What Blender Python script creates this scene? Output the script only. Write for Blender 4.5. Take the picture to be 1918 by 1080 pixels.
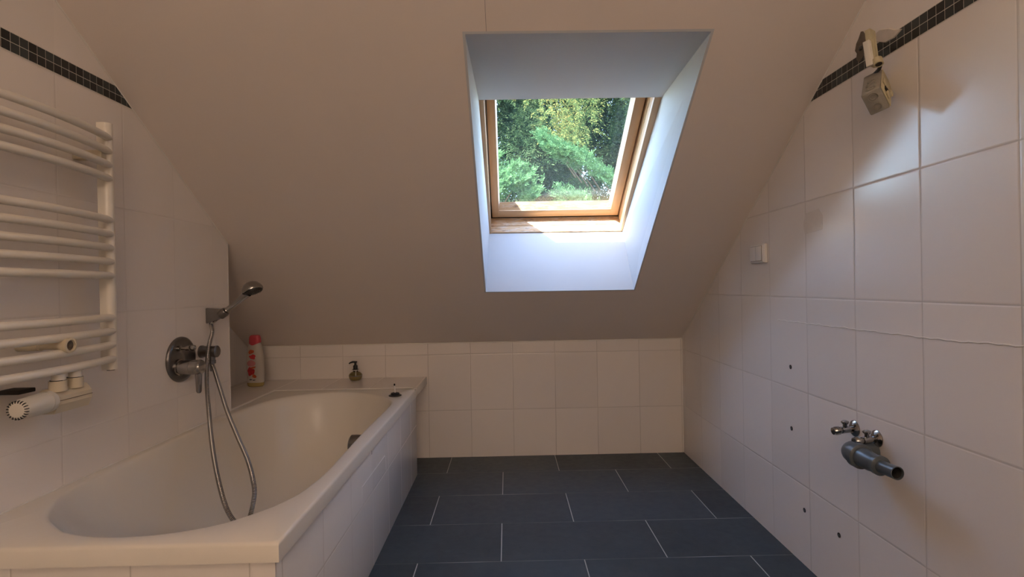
import bpy, bmesh, math, random
from mathutils import Vector, Matrix
R = math.radians
random.seed(7)
SC = bpy.context.scene
for o in list(bpy.data.objects): bpy.data.objects.remove(o)

# ------------------------------------------------------------------ camera, light, exposure
CAM_Z = 0.9903
cam = bpy.data.cameras.new('camera'); cam.lens = 18.278; cam.sensor_width = 36; cam.clip_start = 0.02
co = bpy.data.objects.new('camera', cam); SC.collection.objects.link(co); SC.camera = co
FW = Vector((0.0094307, 0.9999514, -0.0028751)); RT = Vector((0.9997842, -0.0094823, -0.0184844)); UP = Vector((0.0185108, 0.0027001, 0.999825))
mw = Matrix(((RT.x, UP.x, -FW.x, 0), (RT.y, UP.y, -FW.y, 0), (RT.z, UP.z, -FW.z, CAM_Z), (0, 0, 0, 1)))
co.matrix_world = mw

SC.view_settings.view_transform = 'Standard'; SC.view_settings.look = 'None'
SC.view_settings.gamma = 1; SC.view_settings.use_curve_mapping = False
SC.view_settings.exposure = 1.5

SUN_DIR = Vector((0.404, 0.50, -0.78)).normalized()
w = bpy.data.worlds.new('world'); SC.world = w; w.use_nodes = True
nt = w.node_tree; bg = nt.nodes['Background']
sky = nt.nodes.new('ShaderNodeTexSky'); sky.sky_type = 'NISHITA'; sky.sun_disc = False
sky.sun_elevation = R(50.5); sky.sun_rotation = R(219); sky.air_density = 1.0; sky.dust_density = 0.4
nt.links.new(sky.outputs[0], bg.inputs[0]); bg.inputs[1].default_value = 1.3
sl = bpy.data.lights.new('sun', 'SUN'); sl.energy = 15.0; sl.angle = R(0.55); sl.color = (1.0, 0.95, 0.87)
so = bpy.data.objects.new('sun', sl); SC.collection.objects.link(so)
so.rotation_euler = SUN_DIR.to_track_quat('-Z', 'Y').to_euler(); so.location = (-4, -5, 9)

# ------------------------------------------------------------------ node material helpers
class NT:
    def __init__(s, name):
        s.m = bpy.data.materials.new(name); s.m.use_nodes = True; s.t = s.m.node_tree
        s.b = s.t.nodes['Principled BSDF']; s.out = s.t.nodes['Material Output']
    def n(s, ty, **k):
        x = s.t.nodes.new(ty)
        for a, v in k.items(): setattr(x, a, v)
        return x
    def l(s, a, b): s.t.links.new(a, b)
    def math(s, op, a, b=None, c=None):
        x = s.n('ShaderNodeMath', operation=op)
        for i, v in enumerate((a, b, c)):
            if v is None: continue
            if isinstance(v, (int, float)): x.inputs[i].default_value = v
            else: s.l(v, x.inputs[i])
        return x.outputs[0]
    def mix(s, f, a, b):
        x = s.n('ShaderNodeMix', data_type='RGBA')
        if isinstance(f, (int, float)): x.inputs[0].default_value = f
        else: s.l(f, x.inputs[0])
        for i, v in ((6, a), (7, b)):
            if isinstance(v, tuple): x.inputs[i].default_value = (*v[:3], 1)
            else: s.l(v, x.inputs[i])
        return x.outputs[2]
    def noise(s, vec, scale, detail=4, rough=.55):
        x = s.n('ShaderNodeTexNoise'); x.inputs['Scale'].default_value = scale
        x.inputs['Detail'].default_value = detail; x.inputs['Roughness'].default_value = rough
        if vec is not None: s.l(vec, x.inputs['Vector'])
        return x.outputs[0]
    def ramp(s, f, a, b, c0=(0, 0, 0), c1=(1, 1, 1)):
        x = s.n('ShaderNodeValToRGB'); x.color_ramp.elements[0].position = a; x.color_ramp.elements[1].position = b
        x.color_ramp.elements[0].color = (*c0, 1); x.color_ramp.elements[1].color = (*c1, 1)
        s.l(f, x.inputs[0]); return x.outputs[0]
    def bump(s, h, st, dist=.01, normal=None):
        x = s.n('ShaderNodeBump'); x.inputs['Strength'].default_value = st; x.inputs['Distance'].default_value = dist
        s.l(h, x.inputs['Height'])
        if normal is not None: s.l(normal, x.inputs['Normal'])
        return x.outputs[0]
    def set(s, **k):
        for a, v in k.items():
            i = s.b.inputs[a.replace('_', ' ')]
            if isinstance(v, tuple): i.default_value = (*v[:3], 1)
            elif isinstance(v, (int, float)): i.default_value = v
            else: s.l(v, i)
        return s.m

def simple(name, col, rough=.5, metal=0, nscale=0, namt=.12, bump=0, bscale=200, **k):
    t = NT(name); t.set(Roughness=rough, Metallic=metal, **k)
    pos = t.n('ShaderNodeNewGeometry').outputs['Position']
    if nscale:
        f = t.noise(pos, nscale)
        t.set(Base_Color=t.mix(f, tuple(c*(1-namt) for c in col), tuple(min(1, c*(1+namt)) for c in col)))
    else: t.set(Base_Color=col)
    if bump: t.l(t.bump(t.noise(pos, bscale, 3), bump, .002), t.b.inputs['Normal'])
    return t.m

def tile_mat(name, ax, u0, pu, v0, pv, col, grout, gw=.0023, rough=.22, vax=2, bump=.5, var=.03, gmix=.75, ztop=None):
    """glazed ceramic tiles on a grid that lies in the plane of axis ax (0=x,1=y) and vax"""
    t = NT(name); g = t.n('ShaderNodeNewGeometry'); sep = t.n('ShaderNodeSeparateXYZ'); t.l(g.outputs['Position'], sep.inputs[0])
    def line(axis, o, p):
        a = t.math('DIVIDE', t.math('SUBTRACT', sep.outputs[axis], o), p)
        fr = t.math('FRACT', a)
        d = t.math('MULTIPLY', t.math('MINIMUM', fr, t.math('SUBTRACT', 1.0, fr)), p)
        return d, t.math('FLOOR', a)
    du, iu = line(ax, u0, pu); dv, iv = line(vax, v0, pv)
    d = t.math('MINIMUM', du, dv)
    if ztop: d = t.math('ADD', d, t.math('GREATER_THAN', sep.outputs[2], ztop))
    mr = t.n('ShaderNodeMapRange'); t.l(d, mr.inputs[0]); mr.inputs[1].default_value = gw*.4; mr.inputs[2].default_value = gw; mr.inputs[3].default_value = 0; mr.inputs[4].default_value = 1
    cx = t.n('ShaderNodeCombineXYZ'); t.l(iu, cx.inputs[0]); t.l(iv, cx.inputs[1])
    wn = t.n('ShaderNodeTexWhiteNoise', noise_dimensions='2D'); t.l(cx.outputs[0], wn.inputs[0])
    base = t.mix(wn.outputs[0], tuple(c*(1-var) for c in col), tuple(c*(1+var) for c in col))
    dirt = t.ramp(t.noise(g.outputs['Position'], 2.3, 5), .35, .75)
    base = t.mix(t.math('MULTIPLY', dirt, .10), base, tuple(c*.8 for c in col))
    gn = t.ramp(t.noise(g.outputs['Position'], 3.1, 2), .35, .7)
    gc = t.mix(gn, grout, tuple(min(1, c*1.35) for c in grout))
    fac = t.math('ADD', t.math('MULTIPLY', mr.outputs[0], gmix), 1-gmix)
    t.set(Base_Color=t.mix(fac, gc, base), Roughness=t.math('SUBTRACT', .75, t.math('MULTIPLY', mr.outputs[0], .75-rough)))
    mb = t.n('ShaderNodeMapRange'); t.l(d, mb.inputs[0]); mb.inputs[1].default_value = gw*.3; mb.inputs[2].default_value = gw*1.9
    h = t.math('ADD', t.math('MULTIPLY', mb.outputs[0], .9), t.math('MULTIPLY', t.noise(g.outputs['Position'], 14, 2), .35))
    t.l(t.bump(h, bump, .0016), t.b.inputs['Normal'])
    return t.m

TC = (0.78, 0.725, 0.675); GC = (0.42, 0.38, 0.34)
def tw(name, ax, u0, v0, **k): return tile_mat(name, ax, u0, .2478, v0, .3281, TC, GC, **k)
M = {}
M['tile_right'] = tw('tile_right', 1, 1.0244, 1.5909, ztop=1.605)
M['tile_left'] = tw('tile_left', 1, 1.4235, 1.5909, ztop=1.605, gmix=.4, bump=.35)
M['tile_back'] = tw('tile_back', 0, .024, 1.5865)
M['tile_panel'] = tile_mat('tile_panel', 1, 1.374, .2478, .265, .3281, (.76, .73, .70), GC)
M['tile_end'] = tile_mat('tile_end', 0, -.55, .2478, .265, .3281, TC, GC)
M['tile_ledge'] = tile_mat('tile_ledge', 0, -.485, .2478, -5.05, .3281*.0+20, TC, GC, vax=1)
M['paint'] = simple('paint_slope', (.75, .665, .595), .75, nscale=1.2, namt=.04, bump=.10, bscale=260)
M['ceil'] = simple('paint_ceiling', (.78, .71, .64), .75, nscale=1.2, namt=.04, bump=.10, bscale=260)
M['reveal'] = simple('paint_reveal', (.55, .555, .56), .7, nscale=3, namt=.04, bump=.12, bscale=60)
M['chrome'] = simple('chrome', (.34, .33, .32), .13, 1, nscale=9, namt=.12)
M['dullchrome'] = simple('dull_chrome', (.20, .19, .185), .28, 1, nscale=25, namt=.25)
M['enamel'] = simple('bath_enamel', (.73, .68, .60), .26, nscale=2, namt=.02)
M['radpaint'] = simple('radiator_enamel', (.74, .69, .60), .28, nscale=3, namt=.03)
M['yellowed'] = simple('yellowed_plastic', (.60, .52, .38), .45, nscale=12, namt=.08)
M['cream'] = simple('cream_plastic', (.64, .60, .52), .4, nscale=12, namt=.04)
M['black'] = simple('black_rubber', (.012, .012, .012), .45)
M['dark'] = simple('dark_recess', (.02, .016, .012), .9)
M['pvc'] = simple('grey_pvc', (.075, .088, .097), .34, nscale=14, namt=.15)
M['pvcin'] = simple('pipe_inside', (.03, .027, .025), .85, nscale=40, namt=.5)
M['boxplastic'] = simple('grey_box_plastic', (.27, .245, .205), .65, nscale=40, namt=.22, bump=.3, bscale=90)
M['boxyellow'] = simple('aged_box_edge', (.48, .42, .27), .6, nscale=30, namt=.2)
M['plaster'] = simple('bare_plaster', (.60, .54, .47), .9, nscale=30, namt=.2, bump=.5, bscale=70)
M['rawplaster'] = simple('crumbly_plaster', (.15, .12, .09), .95, nscale=60, namt=.5, bump=.8, bscale=90)
M['white'] = simple('white_switch', (.70, .67, .63), .35)
M['seal'] = simple('silicone_seal', (.74, .70, .64), .4)
M['clear'] = simple('clear_film', (.70, .64, .585), .10, nscale=30, namt=.08, bump=.5, bscale=60)

# ------------------------------------------------------------------ mesh helpers
class MB:
    def __init__(s): s.v = []; s.f = []; s.sm = []; s.mi = []
    def add(s, vs, fs, smooth=False, mi=0):
        o = len(s.v); s.v += [Vector(p) for p in vs]
        for f in fs: s.f.append([i+o for i in f]); s.sm.append(smooth); s.mi.append(mi)
        return s
    def box(s, lo, hi, bev=0, rot=None, at=None, seg=2, mi=0):
        bm = bmesh.new(); bmesh.ops.create_cube(bm, size=1)
        c = [(a+b)/2 for a, b in zip(lo, hi)]; d = [b-a for a, b in zip(lo, hi)]
        for v in bm.verts: v.co = Vector((v.co.x*d[0], v.co.y*d[1], v.co.z*d[2]))
        if bev: bmesh.ops.bevel(bm, geom=bm.edges[:], offset=bev, segments=seg, profile=.5, affect='EDGES')
        for v in bm.verts:
            v.co += Vector(c)
            if rot is not None: v.co = rot @ v.co
            if at is not None: v.co += Vector(at)
        bm.verts.index_update()
        s.add([v.co.copy() for v in bm.verts], [[v.index for v in f.verts] for f in bm.faces], bool(bev), mi); bm.free(); return s
    def rings(s, rs, cap0=True, cap1=True, smooth=True, mi=0, loop=False):
        n = len(rs[0]); vs = [p for r in rs for p in r]; fs = []
        m = len(rs)
        for i in range(m if loop else m-1):
            a = i*n; b = ((i+1) % m)*n
            for j in range(n): fs.append([a+j, a+(j+1) % n, b+(j+1) % n, b+j])
        s.add(vs, fs, smooth, mi)
        if not loop:
            if cap0: s.add(rs[0], [list(range(n))[::-1]], False, mi)
            if cap1: s.add(rs[-1], [list(range(n))], False, mi)
        return s
    def lathe(s, prof, o, ax, seg=28, cap=True, smooth=True, sx=1.0, ref=None, mi=0):
        ax = Vector(ax).normalized(); r = Vector(ref) if ref else Vector((0, 0, 1)) if abs(ax.z) < .9 else Vector((1, 0, 0))
        a = ax.cross(r).normalized(); b = a.cross(ax).normalized()   # b ~ ref
        o = Vector(o); rs = []
        for rad, h in prof:
            rs.append([o+ax*h+(a*math.cos(t)*rad*sx-b*math.sin(t)*rad) for t in [2*math.pi*k/seg for k in range(seg)]])
        for i in range(len(rs)-1):
            s.rings([rs[i], rs[i+1]], False, False, smooth, mi)
        if cap: s.add(rs[0], [list(range(seg))[::-1]], False, mi); s.add(rs[-1], [list(range(seg))], False, mi)
        return s
    def tube(s, pts, r, seg=12, cap=True, mi=0):
        pts = [Vector(p) for p in pts]; n = len(pts)
        rr = r if isinstance(r, (list, tuple)) else [r]*n
        t0 = (pts[1]-pts[0]).normalized(); a = t0.orthogonal().normalized(); rs = []
        for i, p in enumerate(pts):
            t = (pts[min(i+1, n-1)]-pts[max(i-1, 0)]).normalized()
            a = (a-t*a.dot(t)).normalized(); b = t.cross(a)
            rs.append([p+(a*math.cos(q)+b*math.sin(q))*rr[i] for q in [2*math.pi*k/seg for k in range(seg)]])
        return s.rings(rs, cap, cap, True, mi)

WLOC = {}
def finish(o, mb, mats):
    me = o.data
    bm = bmesh.new(); bm.from_mesh(me); bmesh.ops.remove_doubles(bm, verts=bm.verts, dist=1e-5)
    bmesh.ops.recalc_face_normals(bm, faces=bm.faces); bm.to_mesh(me); bm.free()
def obj(name, mb, mat, parent=None, loc=None, clean=True):
    """links one mesh; vertices are given in world space and stored relative to the object's own place"""
    me = bpy.data.meshes.new(name)
    base = Vector(loc) if loc is not None else (WLOC[parent.name] if parent else Vector((0, 0, 0)))
    me.from_pydata([tuple(v-base) for v in mb.v], [], mb.f)
    for p, sm, mi in zip(me.polygons, mb.sm, mb.mi): p.use_smooth = sm; p.material_index = mi
    for m in (mat if isinstance(mat, (list, tuple)) else [mat]): me.materials.append(m)
    o = bpy.data.objects.new(name, me); SC.collection.objects.link(o)
    if clean: finish(o, mb, mat)
    if any(mb.sm):
        me.set_sharp_from_angle(angle=R(42))
    if parent: o.parent = parent; o.location = base-WLOC[parent.name]
    else: o.location = base
    WLOC[o.name] = base
    return o
def tag(o, label=None, cat=None, group=None, kind=None):
    for k, v in (('label', label), ('category', cat), ('group', group), ('kind', kind)):
        if v: o[k] = v
    return o
def thing(name, label, cat, loc=(0, 0, 0), group=None):
    o = bpy.data.objects.new(name, None); SC.collection.objects.link(o); o.location = loc; o.empty_display_size = .05
    WLOC[o.name] = Vector(loc); return tag(o, label, cat, group)
def struct(name, mb, mat, label=None, cat=None):
    o = obj(name, mb, mat); tag(o, label, cat, None, 'structure'); return o
def smooth_path(pts, n=10, closed=False):
    P = [Vector(p) for p in pts]; out = []; m = len(P)
    rng = range(m if closed else m-1)
    for i in rng:
        g = (lambda k: P[k % m]) if closed else (lambda k: P[max(0, min(m-1, k))])
        p0, p1, p2, p3 = g(i-1), g(i), g(i+1), g(i+2)
        for k in range(n):
            t = k/n
            out.append(.5*((2*p1)+(-p0+p2)*t+(2*p0-5*p1+4*p2-p3)*t*t+(-p0+3*p1-3*p2+p3)*t**3))
    if not closed: out.append(P[-1].copy())
    return out

# ------------------------------------------------------------------ room dimensions (metres)
XR = 1.0229; XL = -1.2165; XN = -1.522; YB = 3.0472; YN = 2.28; HK = .671; HC = 2.40; YR = -1.9
TS = .695; KN = math.hypot(TS, 1)
NV = Vector((0, TS/KN, 1/KN)); SV = Vector((0, -1/KN, TS/KN)); BS = Vector((0, YB, HK))
def W(u, v, w=0): return BS+Vector((u, 0, 0))+SV*v+NV*w       # roof plane: across, up the slope, outward

# ------------------------------------------------------------------ floor
def floor_mat():
    t = NT('slate_floor'); g = t.n('ShaderNodeNewGeometry'); sep = t.n('ShaderNodeSeparateXYZ'); P = g.outputs['Position']; t.l(P, sep.inputs[0])
    ay = t.math('DIVIDE', t.math('SUBTRACT', sep.outputs[1], 2.1798), .303); row = t.math('FLOOR', ay); fy = t.math('FRACT', ay)
    sh = t.math('MULTIPLY', t.math('FLOORED_MODULO', row, 2.0), .5)
    ax = t.math('ADD', t.math('DIVIDE', t.math('SUBTRACT', sep.outputs[0], .2619), .603), t.math('SUBTRACT', .0, t.math('SUBTRACT', .5, sh)))
    ax = t.math('ADD', ax, .5)
    col = t.math('FLOOR', ax); fx = t.math('FRACT', ax)
    dx = t.math('MULTIPLY', t.math('MINIMUM', fx, t.math('SUBTRACT', 1.0, fx)), .603)
    dy = t.math('MULTIPLY', t.math('MINIMUM', fy, t.math('SUBTRACT', 1.0, fy)), .303)
    d = t.math('MINIMUM', dx, dy)
    mr = t.n('ShaderNodeMapRange'); t.l(d, mr.inputs[0]); mr.inputs[1].default_value = .0013; mr.inputs[2].default_value = .0022
    cx = t.n('ShaderNodeCombineXYZ'); t.l(row, cx.inputs[0]); t.l(col, cx.inputs[1])
    wn = t.n('ShaderNodeTexWhiteNoise', noise_dimensions='2D'); t.l(cx.outputs[0], wn.inputs[0])
    c = t.mix(wn.outputs[0], (.015, .026, .035), (.033, .052, .068))
    cl = t.ramp(t.noise(P, 5, 8, .62), .3, .75)
    c = t.mix(t.math('MULTIPLY', cl, .7), c, (.052, .070, .082))
    sp = t.ramp(t.noise(P, 22, 5, .7), .60, .70)
    c = t.mix(t.math('MULTIPLY', sp, .35), c, (.012, .014, .017))
    gm = t.ramp(t.noise(P, 1.9, 2), .45, .62)
    gc = t.mix(gm, (.08, .09, .09), (.34, .34, .33)); gc = t.mix(t.math('LESS_THAN', dx, dy), gc, (.48, .48, .46))
    t.set(Base_Color=t.mix(mr.outputs[0], gc, c), Roughness=t.math('ADD', .34, t.math('MULTIPLY', t.noise(P, 30, 4), .22)))
    h = t.math('ADD', t.math('MULTIPLY', mr.outputs[0], .6), t.math('MULTIPLY', t.noise(P, 12, 8, .65), .8))
    t.l(t.bump(h, .45, .003), t.b.inputs['Normal'])
    return t.m
b = MB(); b.box((XN-.1, YR-.1, -.1), (XR+.1, YB+.1, 0)); struct('floor', b, floor_mat())

# ------------------------------------------------------------------ mosaic border tiles of the side walls
def mosaic_mat():
    t = NT('glass_mosaic'); g = t.n('ShaderNodeNewGeometry')
    c = t.ramp(g.outputs['Random Per Island'], .15, .95, (.002, .003, .003), (.030, .042, .042))
    t.set(Base_Color=c, Roughness=.28); t.b.inputs['Coat Weight'].default_value = .3; return t.m
M['mosaic'] = mosaic_mat()
M['grout'] = simple('mosaic_grout', (.62, .59, .52), .8)

# side walls: outline follows the roof slope; thick slabs outwards
def prof_slope(y): return HK+TS*(YB-y)
def side_wall(x0, x1, y0, y1, ztop_fn, name, mat):
    ys = [y0]+[y for y in (YB-(HC-HK)/TS,) if y0 < y < y1]+[y1]
    top = [(y, min(HC, prof_slope(y))+.03) for y in ys]
    poly = [(y0, -.05), (y1, -.05)]+top[::-1]
    b = MB(); n = len(poly)
    b.rings([[Vector((x, y, z)) for y, z in poly] for x in (x0, x1)], True, True, False)
    return struct(name, b, mat)
side_wall(XR, XR+.12, YR-.1, YB+.1, None, 'wall_right', M['tile_right'])
side_wall(XL-.31, XL, YR-.1, YN, None, 'wall_left', M['tile_left'])
side_wall(XN-.12, XN, YN-.05, YB+.1, None, 'wall_niche', M['tile_left'])
b = MB(); b.box((XN-.1, YB, -.05), (XR+.1, YB+.12, HK+.04)); struct('wall_back', b, M['tile_back'])
b = MB(); b.box((XL-.3, YR-.12, -.05), (XR+.1, YR, HC+.05)); struct('wall_rear', b, M['ceil'])
b = MB(); b.box((XL-.3, YR-.1, HC), (XR+.1, YB-(HC-HK)/TS, HC+.12)); struct('ceiling', b, M['ceil'])

def mosaic(side, x, yoff, ytop_z0):
    # two rows of 2.45 cm glass mosaic tiles, the row ends cut along the roof slope
    s = 1 if side == 'right' else -1       # tiles stand proud into the room
    z0 = ytop_z0; c = .0246; t = .0012; b = MB(); gb = MB(); gt = .0006
    def clip(poly, zl):
        out = []
        f = lambda p: prof_slope(p[0])-.001-p[1]
        for i in range(len(poly)):
            p, q = poly[i], poly[(i+1) % len(poly)]; fp, fq = f(p), f(q)
            if fp >= 0: out.append(p)
            if (fp >= 0) != (fq >= 0):
                k = fp/(fp-fq); out.append((p[0]+(q[0]-p[0])*k, p[1]+(q[1]-p[1])*k))
        return out
    def prism(B, poly, h):
        if len(poly) < 3: return
        a = sum(poly[i][0]*poly[(i+1) % len(poly)][1]-poly[(i+1) % len(poly)][0]*poly[i][1] for i in range(len(poly)))/2
        if abs(a) < 1.2e-5: return
        B.rings([[Vector((x+s*.0005, y, z)) for y, z in poly], [Vector((x-s*h, y, z)) for y, z in poly]], True, True, False)
    ya = YR+.01
    prism(gb, clip([(ya, z0-.001), (1.8, z0-.001), (1.8, z0+2*c+.001), (ya, z0+2*c+.001)], 0), gt)
    k0 = int((-.2-yoff)/c); g = .0019
    for j in range(2):
        for k in range(k0, 60):
            y = yoff+k*c
            if y > 1.75 or y < .55: continue
            prism(b, clip([(y+g/2, z0+j*c+g/2), (y+c-g/2, z0+j*c+g/2), (y+c-g/2, z0+(j+1)*c-g/2), (y+g/2, z0+(j+1)*c-g/2)], 0), t)
    return b, gb
bR, gR = mosaic('right', XR, 1.6105, 1.587)
bL, gL = mosaic('left', XL, 1.568, 1.594)
for i, (nm, bb, gg, lab) in enumerate((('right', bR, gR, 'dark glass mosaic border high on the right wall'), ('left', bL, gL, 'dark glass mosaic border high on the left wall above the radiator'))):
    o = struct('trim_%d' % (i+1), bb, M['mosaic'], lab, 'mosaic border'); q = obj('grout_bed', gg, M['grout'], o)
# thin edge profile above the bands
# ------------------------------------------------------------------ roof slope with the skylight hole
hole0 = [(-.107, .522), (.641, .518), (.613, 1.856), (-.109, 1.858)]        # at the plaster
hole1 = [(-.089, .550), (.628, .546), (.646, 1.380), (-.101, 1.380)]        # at the window frame
def grow(q, e): return [(q[0][0]-e, q[0][1]-e), (q[1][0]+e, q[1][1]-e), (q[2][0]+e, q[2][1]+e), (q[3][0]-e, q[3][1]+e)]
UA, UB_, VA, VB = XN-.1, XR+.1, -.02, 3.04
outer = [(UA, VA), (UB_, VA), (UB_, VB), (UA, VB)]
b = MB()
h0 = grow(hole0, .004); h1 = grow(hole1, .004); fr_out = [(-.155, .49), (.705, .49), (.705, 1.545), (-.155, 1.545)]
L = [(outer, 0), (h0, 0), (h1, .36), (fr_out, .36), (fr_out, .50), (outer, .50)]
b.rings([[W(u, v, w_) for u, v in q] for q, w_ in L], smooth=False, loop=True)
struct('ceiling_slope', b, M['paint'], 'sloping plastered ceiling with the skylight opening', 'sloping ceiling')
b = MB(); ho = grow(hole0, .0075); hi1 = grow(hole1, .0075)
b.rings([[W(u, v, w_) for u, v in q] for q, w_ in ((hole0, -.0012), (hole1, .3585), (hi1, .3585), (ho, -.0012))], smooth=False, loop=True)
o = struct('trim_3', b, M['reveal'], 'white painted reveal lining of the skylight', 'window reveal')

# wood
def wood_mat(name, ax, light=(.68, .46, .27), dark=(.54, .33, .17), worn=0):
    t = NT(name); g = t.n('ShaderNodeNewGeometry'); mp = t.n('ShaderNodeMapping'); t.l(g.outputs['Position'], mp.inputs[0])
    sc = [60, 60, 60]; sc[ax] = 3.0
    if ax == 1: sc = [60, 4, 6]
    mp.inputs['Scale'].default_value = sc
    f = t.noise(mp.outputs[0], 1, 6, .6)
    c = t.mix(f, dark, light)
    if worn:
        mp2 = t.n('ShaderNodeMapping'); t.l(g.outputs['Position'], mp2.inputs[0]); mp2.inputs['Scale'].default_value = (10, 45, 45)
        k = t.ramp(t.noise(mp2.outputs[0], 1.4, 7, .72), .47, .60)
        c = t.mix(t.math('MULTIPLY', k, worn), c, (.66, .55, .44))
        k2 = t.ramp(t.noise(mp2.outputs[0], 2.2, 6, .75), .56, .62)
        c = t.mix(t.math('MULTIPLY', k2, worn*.8), c, (.20, .13, .10))
    t.set(Base_Color=c, Roughness=.42 if not worn else .7); t.l(t.bump(f, .15, .001), t.b.inputs['Normal']); return t.m
M['woodX'] = wood_mat('pine_cross', 0); M['woodY'] = wood_mat('pine_upright', 1)
M['woodworn'] = wood_mat('pine_worn', 0, worn=.8)
M['cladding'] = simple('grey_cladding', (.12, .12, .125), .45, .6)

def uring(o4, i4, w0, w1):
    b = MB(); b.rings([[W(u, v, w_) for u, v in q] for q, w_ in ((o4, w0), (i4, w0), (i4, w1), (o4, w1))], smooth=False, loop=True); return b
def ubox(u0, u1, v0, v1, w0, w1, bev=.0015, b=None):
    b = b or MB(); m = Matrix(((1, 0, 0), (0, SV.y, NV.y), (0, SV.z, NV.z)))
    b.box((u0, v0, w0), (u1, v1, w1), bev, rot=m, at=BS); return b
win = bpy.data.objects.new('window_1', None); SC.collection.objects.link(win); win.location = W(.27, .55, .36); WLOC['window_1'] = W(.27, .55, .36)
tag(win, 'pine framed roof window in the sloping ceiling', 'roof window', kind='structure')
FI = (-.080, .617, .556, 1.405)
# fixed frame members (inner faces line the opening)
ff = obj('frame_sill', ubox(-.15, .70, .495, .5565, .361, .405), M['woodworn'], win)
obj('frame_sill', ubox(-.15, .70, .495, .5585, .4062, .462), M['woodworn'], win)
b = ubox(-.15, FI[0], .5565, 1.54, .361, .392); ubox(-.15, FI[0]-.002, .5565, 1.54, .393, .425, b=b); ubox(-.15, FI[0]-.001, .5565, 1.54, .426, .53, b=b); obj('frame_jamb', b, M['woodY'], win)
b = ubox(FI[1], .70, .5565, 1.54, .361, .392); ubox(FI[1]+.002, .70, .5565, 1.54, .393, .425, b=b); ubox(FI[1]+.001, .70, .5565, 1.54, .426, .53, b=b); obj('frame_jamb', b, M['woodY'], win)
obj('frame_head', ubox(-.15, .70, 1.405, 1.54, .361, .53), M['woodX'], win)
obj('frame_base', ubox(-.15, .70, .495, .5565, .4625, .53), M['black'], win)
# sash
SO = (-.074, .611, .572, 1.398); SI = (-.037, .567, .622, 1.36)
s1 = obj('sash_rail', ubox(SO[0]+.037, SO[1]-.044, SO[2], SI[2], .455, .52), M['woodX'], win)
obj('sash_rail', ubox(SO[0]+.037, SO[1]-.044, SI[3], SO[3], .455, .52), M['woodX'], win)
obj('sash_stile', ubox(SO[0], SI[0], SO[2], SO[3], .455, .52), M['woodY'], win)
obj('sash_stile', ubox(SI[1], SO[1], SO[2], SO[3], .455, .52), M['woodY'], win)
def bead(pts, mat):
    b = MB(); b.rings([[W(*p) for p in q] for q in pts], True, True, False); return obj('glazing_bead', b, mat, win)
bead([[(SI[0], SI[2]-.001, .459), (SI[0], .656, .4885), (SI[0], SI[2]-.001, .4885)], [(SI[1], SI[2]-.001, .459), (SI[1], .656, .4885), (SI[1], SI[2]-.001, .4885)]], M['woodworn'])
M['palewood'] = wood_mat('pine_pale', 1, (.70, .55, .42), (.60, .45, .32))
bead([[(SI[1]+.001, SI[2], .459), (SI[1]-.012, SI[2], .4885), (SI[1]+.001, SI[2], .4885)], [(SI[1]+.001, SI[3], .459), (SI[1]-.012, SI[3], .4885), (SI[1]+.001, SI[3], .4885)]], M['palewood'])
bead([[(SI[0]-.001, SI[2], .459), (SI[0]+.006, SI[2], .4885), (SI[0]-.001, SI[2], .4885)], [(SI[0]-.001, SI[3], .459), (SI[0]+.006, SI[3], .4885), (SI[0]-.001, SI[3], .4885)]], M['palewood'])
def glass_mat():
    t = NT('window_glass'); t.t.nodes.remove(t.b)
    tr = t.n('ShaderNodeBsdfTransparent'); tr.inputs[0].default_value = (.96, .98, .97, 1)
    gl = t.n('ShaderNodeBsdfGlossy'); gl.inputs['Roughness'].default_value = .01
    fr = t.n('ShaderNodeFresnel'); bf = t.n('ShaderNodeNewGeometry').outputs['Backfacing']; t.l(t.math('SUBTRACT', 1.42, t.math('MULTIPLY', bf, 1.42-1/1.42)), fr.inputs[0])
    mx = t.n('ShaderNodeMixShader'); t.l(fr.outputs[0], mx.inputs[0]); t.l(tr.outputs[0], mx.inputs[1]); t.l(gl.outputs[0], mx.inputs[2])
    df = t.n('ShaderNodeBsdfTranslucent'); df.inputs[0].default_value = (.8, .8, .78, 1)
    P = t.n('ShaderNodeNewGeometry').outputs['Position']
    sp = t.math('ADD', .003, t.math('MULTIPLY', t.ramp(t.noise(P, 330, 3, .8), .62, .76), .05))
    m2 = t.n('ShaderNodeMixShader'); t.l(sp, m2.inputs[0]); t.l(mx.outputs[0], m2.inputs[1]); t.l(df.outputs[0], m2.inputs[2])
    t.l(m2.outputs[0], t.out.inputs[0]); return t.m
M['glass'] = glass_mat()
g = obj('glass_pane', ubox(SI[0]-.003, SI[1]+.003, SI[2]+.003, SI[3]+.003, .489, .497, 0), M['glass'], win)
# outside: metal covers, partly shaped to bound the sun patch
b = ubox(-.16, -.045, .50, 1.54, .531, .573); obj('side_cladding', b, M['cladding'], win)  # left cover raised out of view to cast the diagonal sun patch edge
b = ubox(.60, .71, .50, 1.54, .531, .560); obj('side_cladding', b, M['cladding'], win)
b = ubox(-.16, .71, .46, .60, .531, .540); obj('sill_cladding', b, M['cladding'], win)
b = ubox(-.17, .72, 1.27, 1.56, .556, .60); ubox(-.17, .72, 1.41, 1.56, .531, .5555, b=b); obj('shadow_hood', b, M['cladding'], win)  # unseen, added so its lower edge shades the reveal below the sun patch

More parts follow.
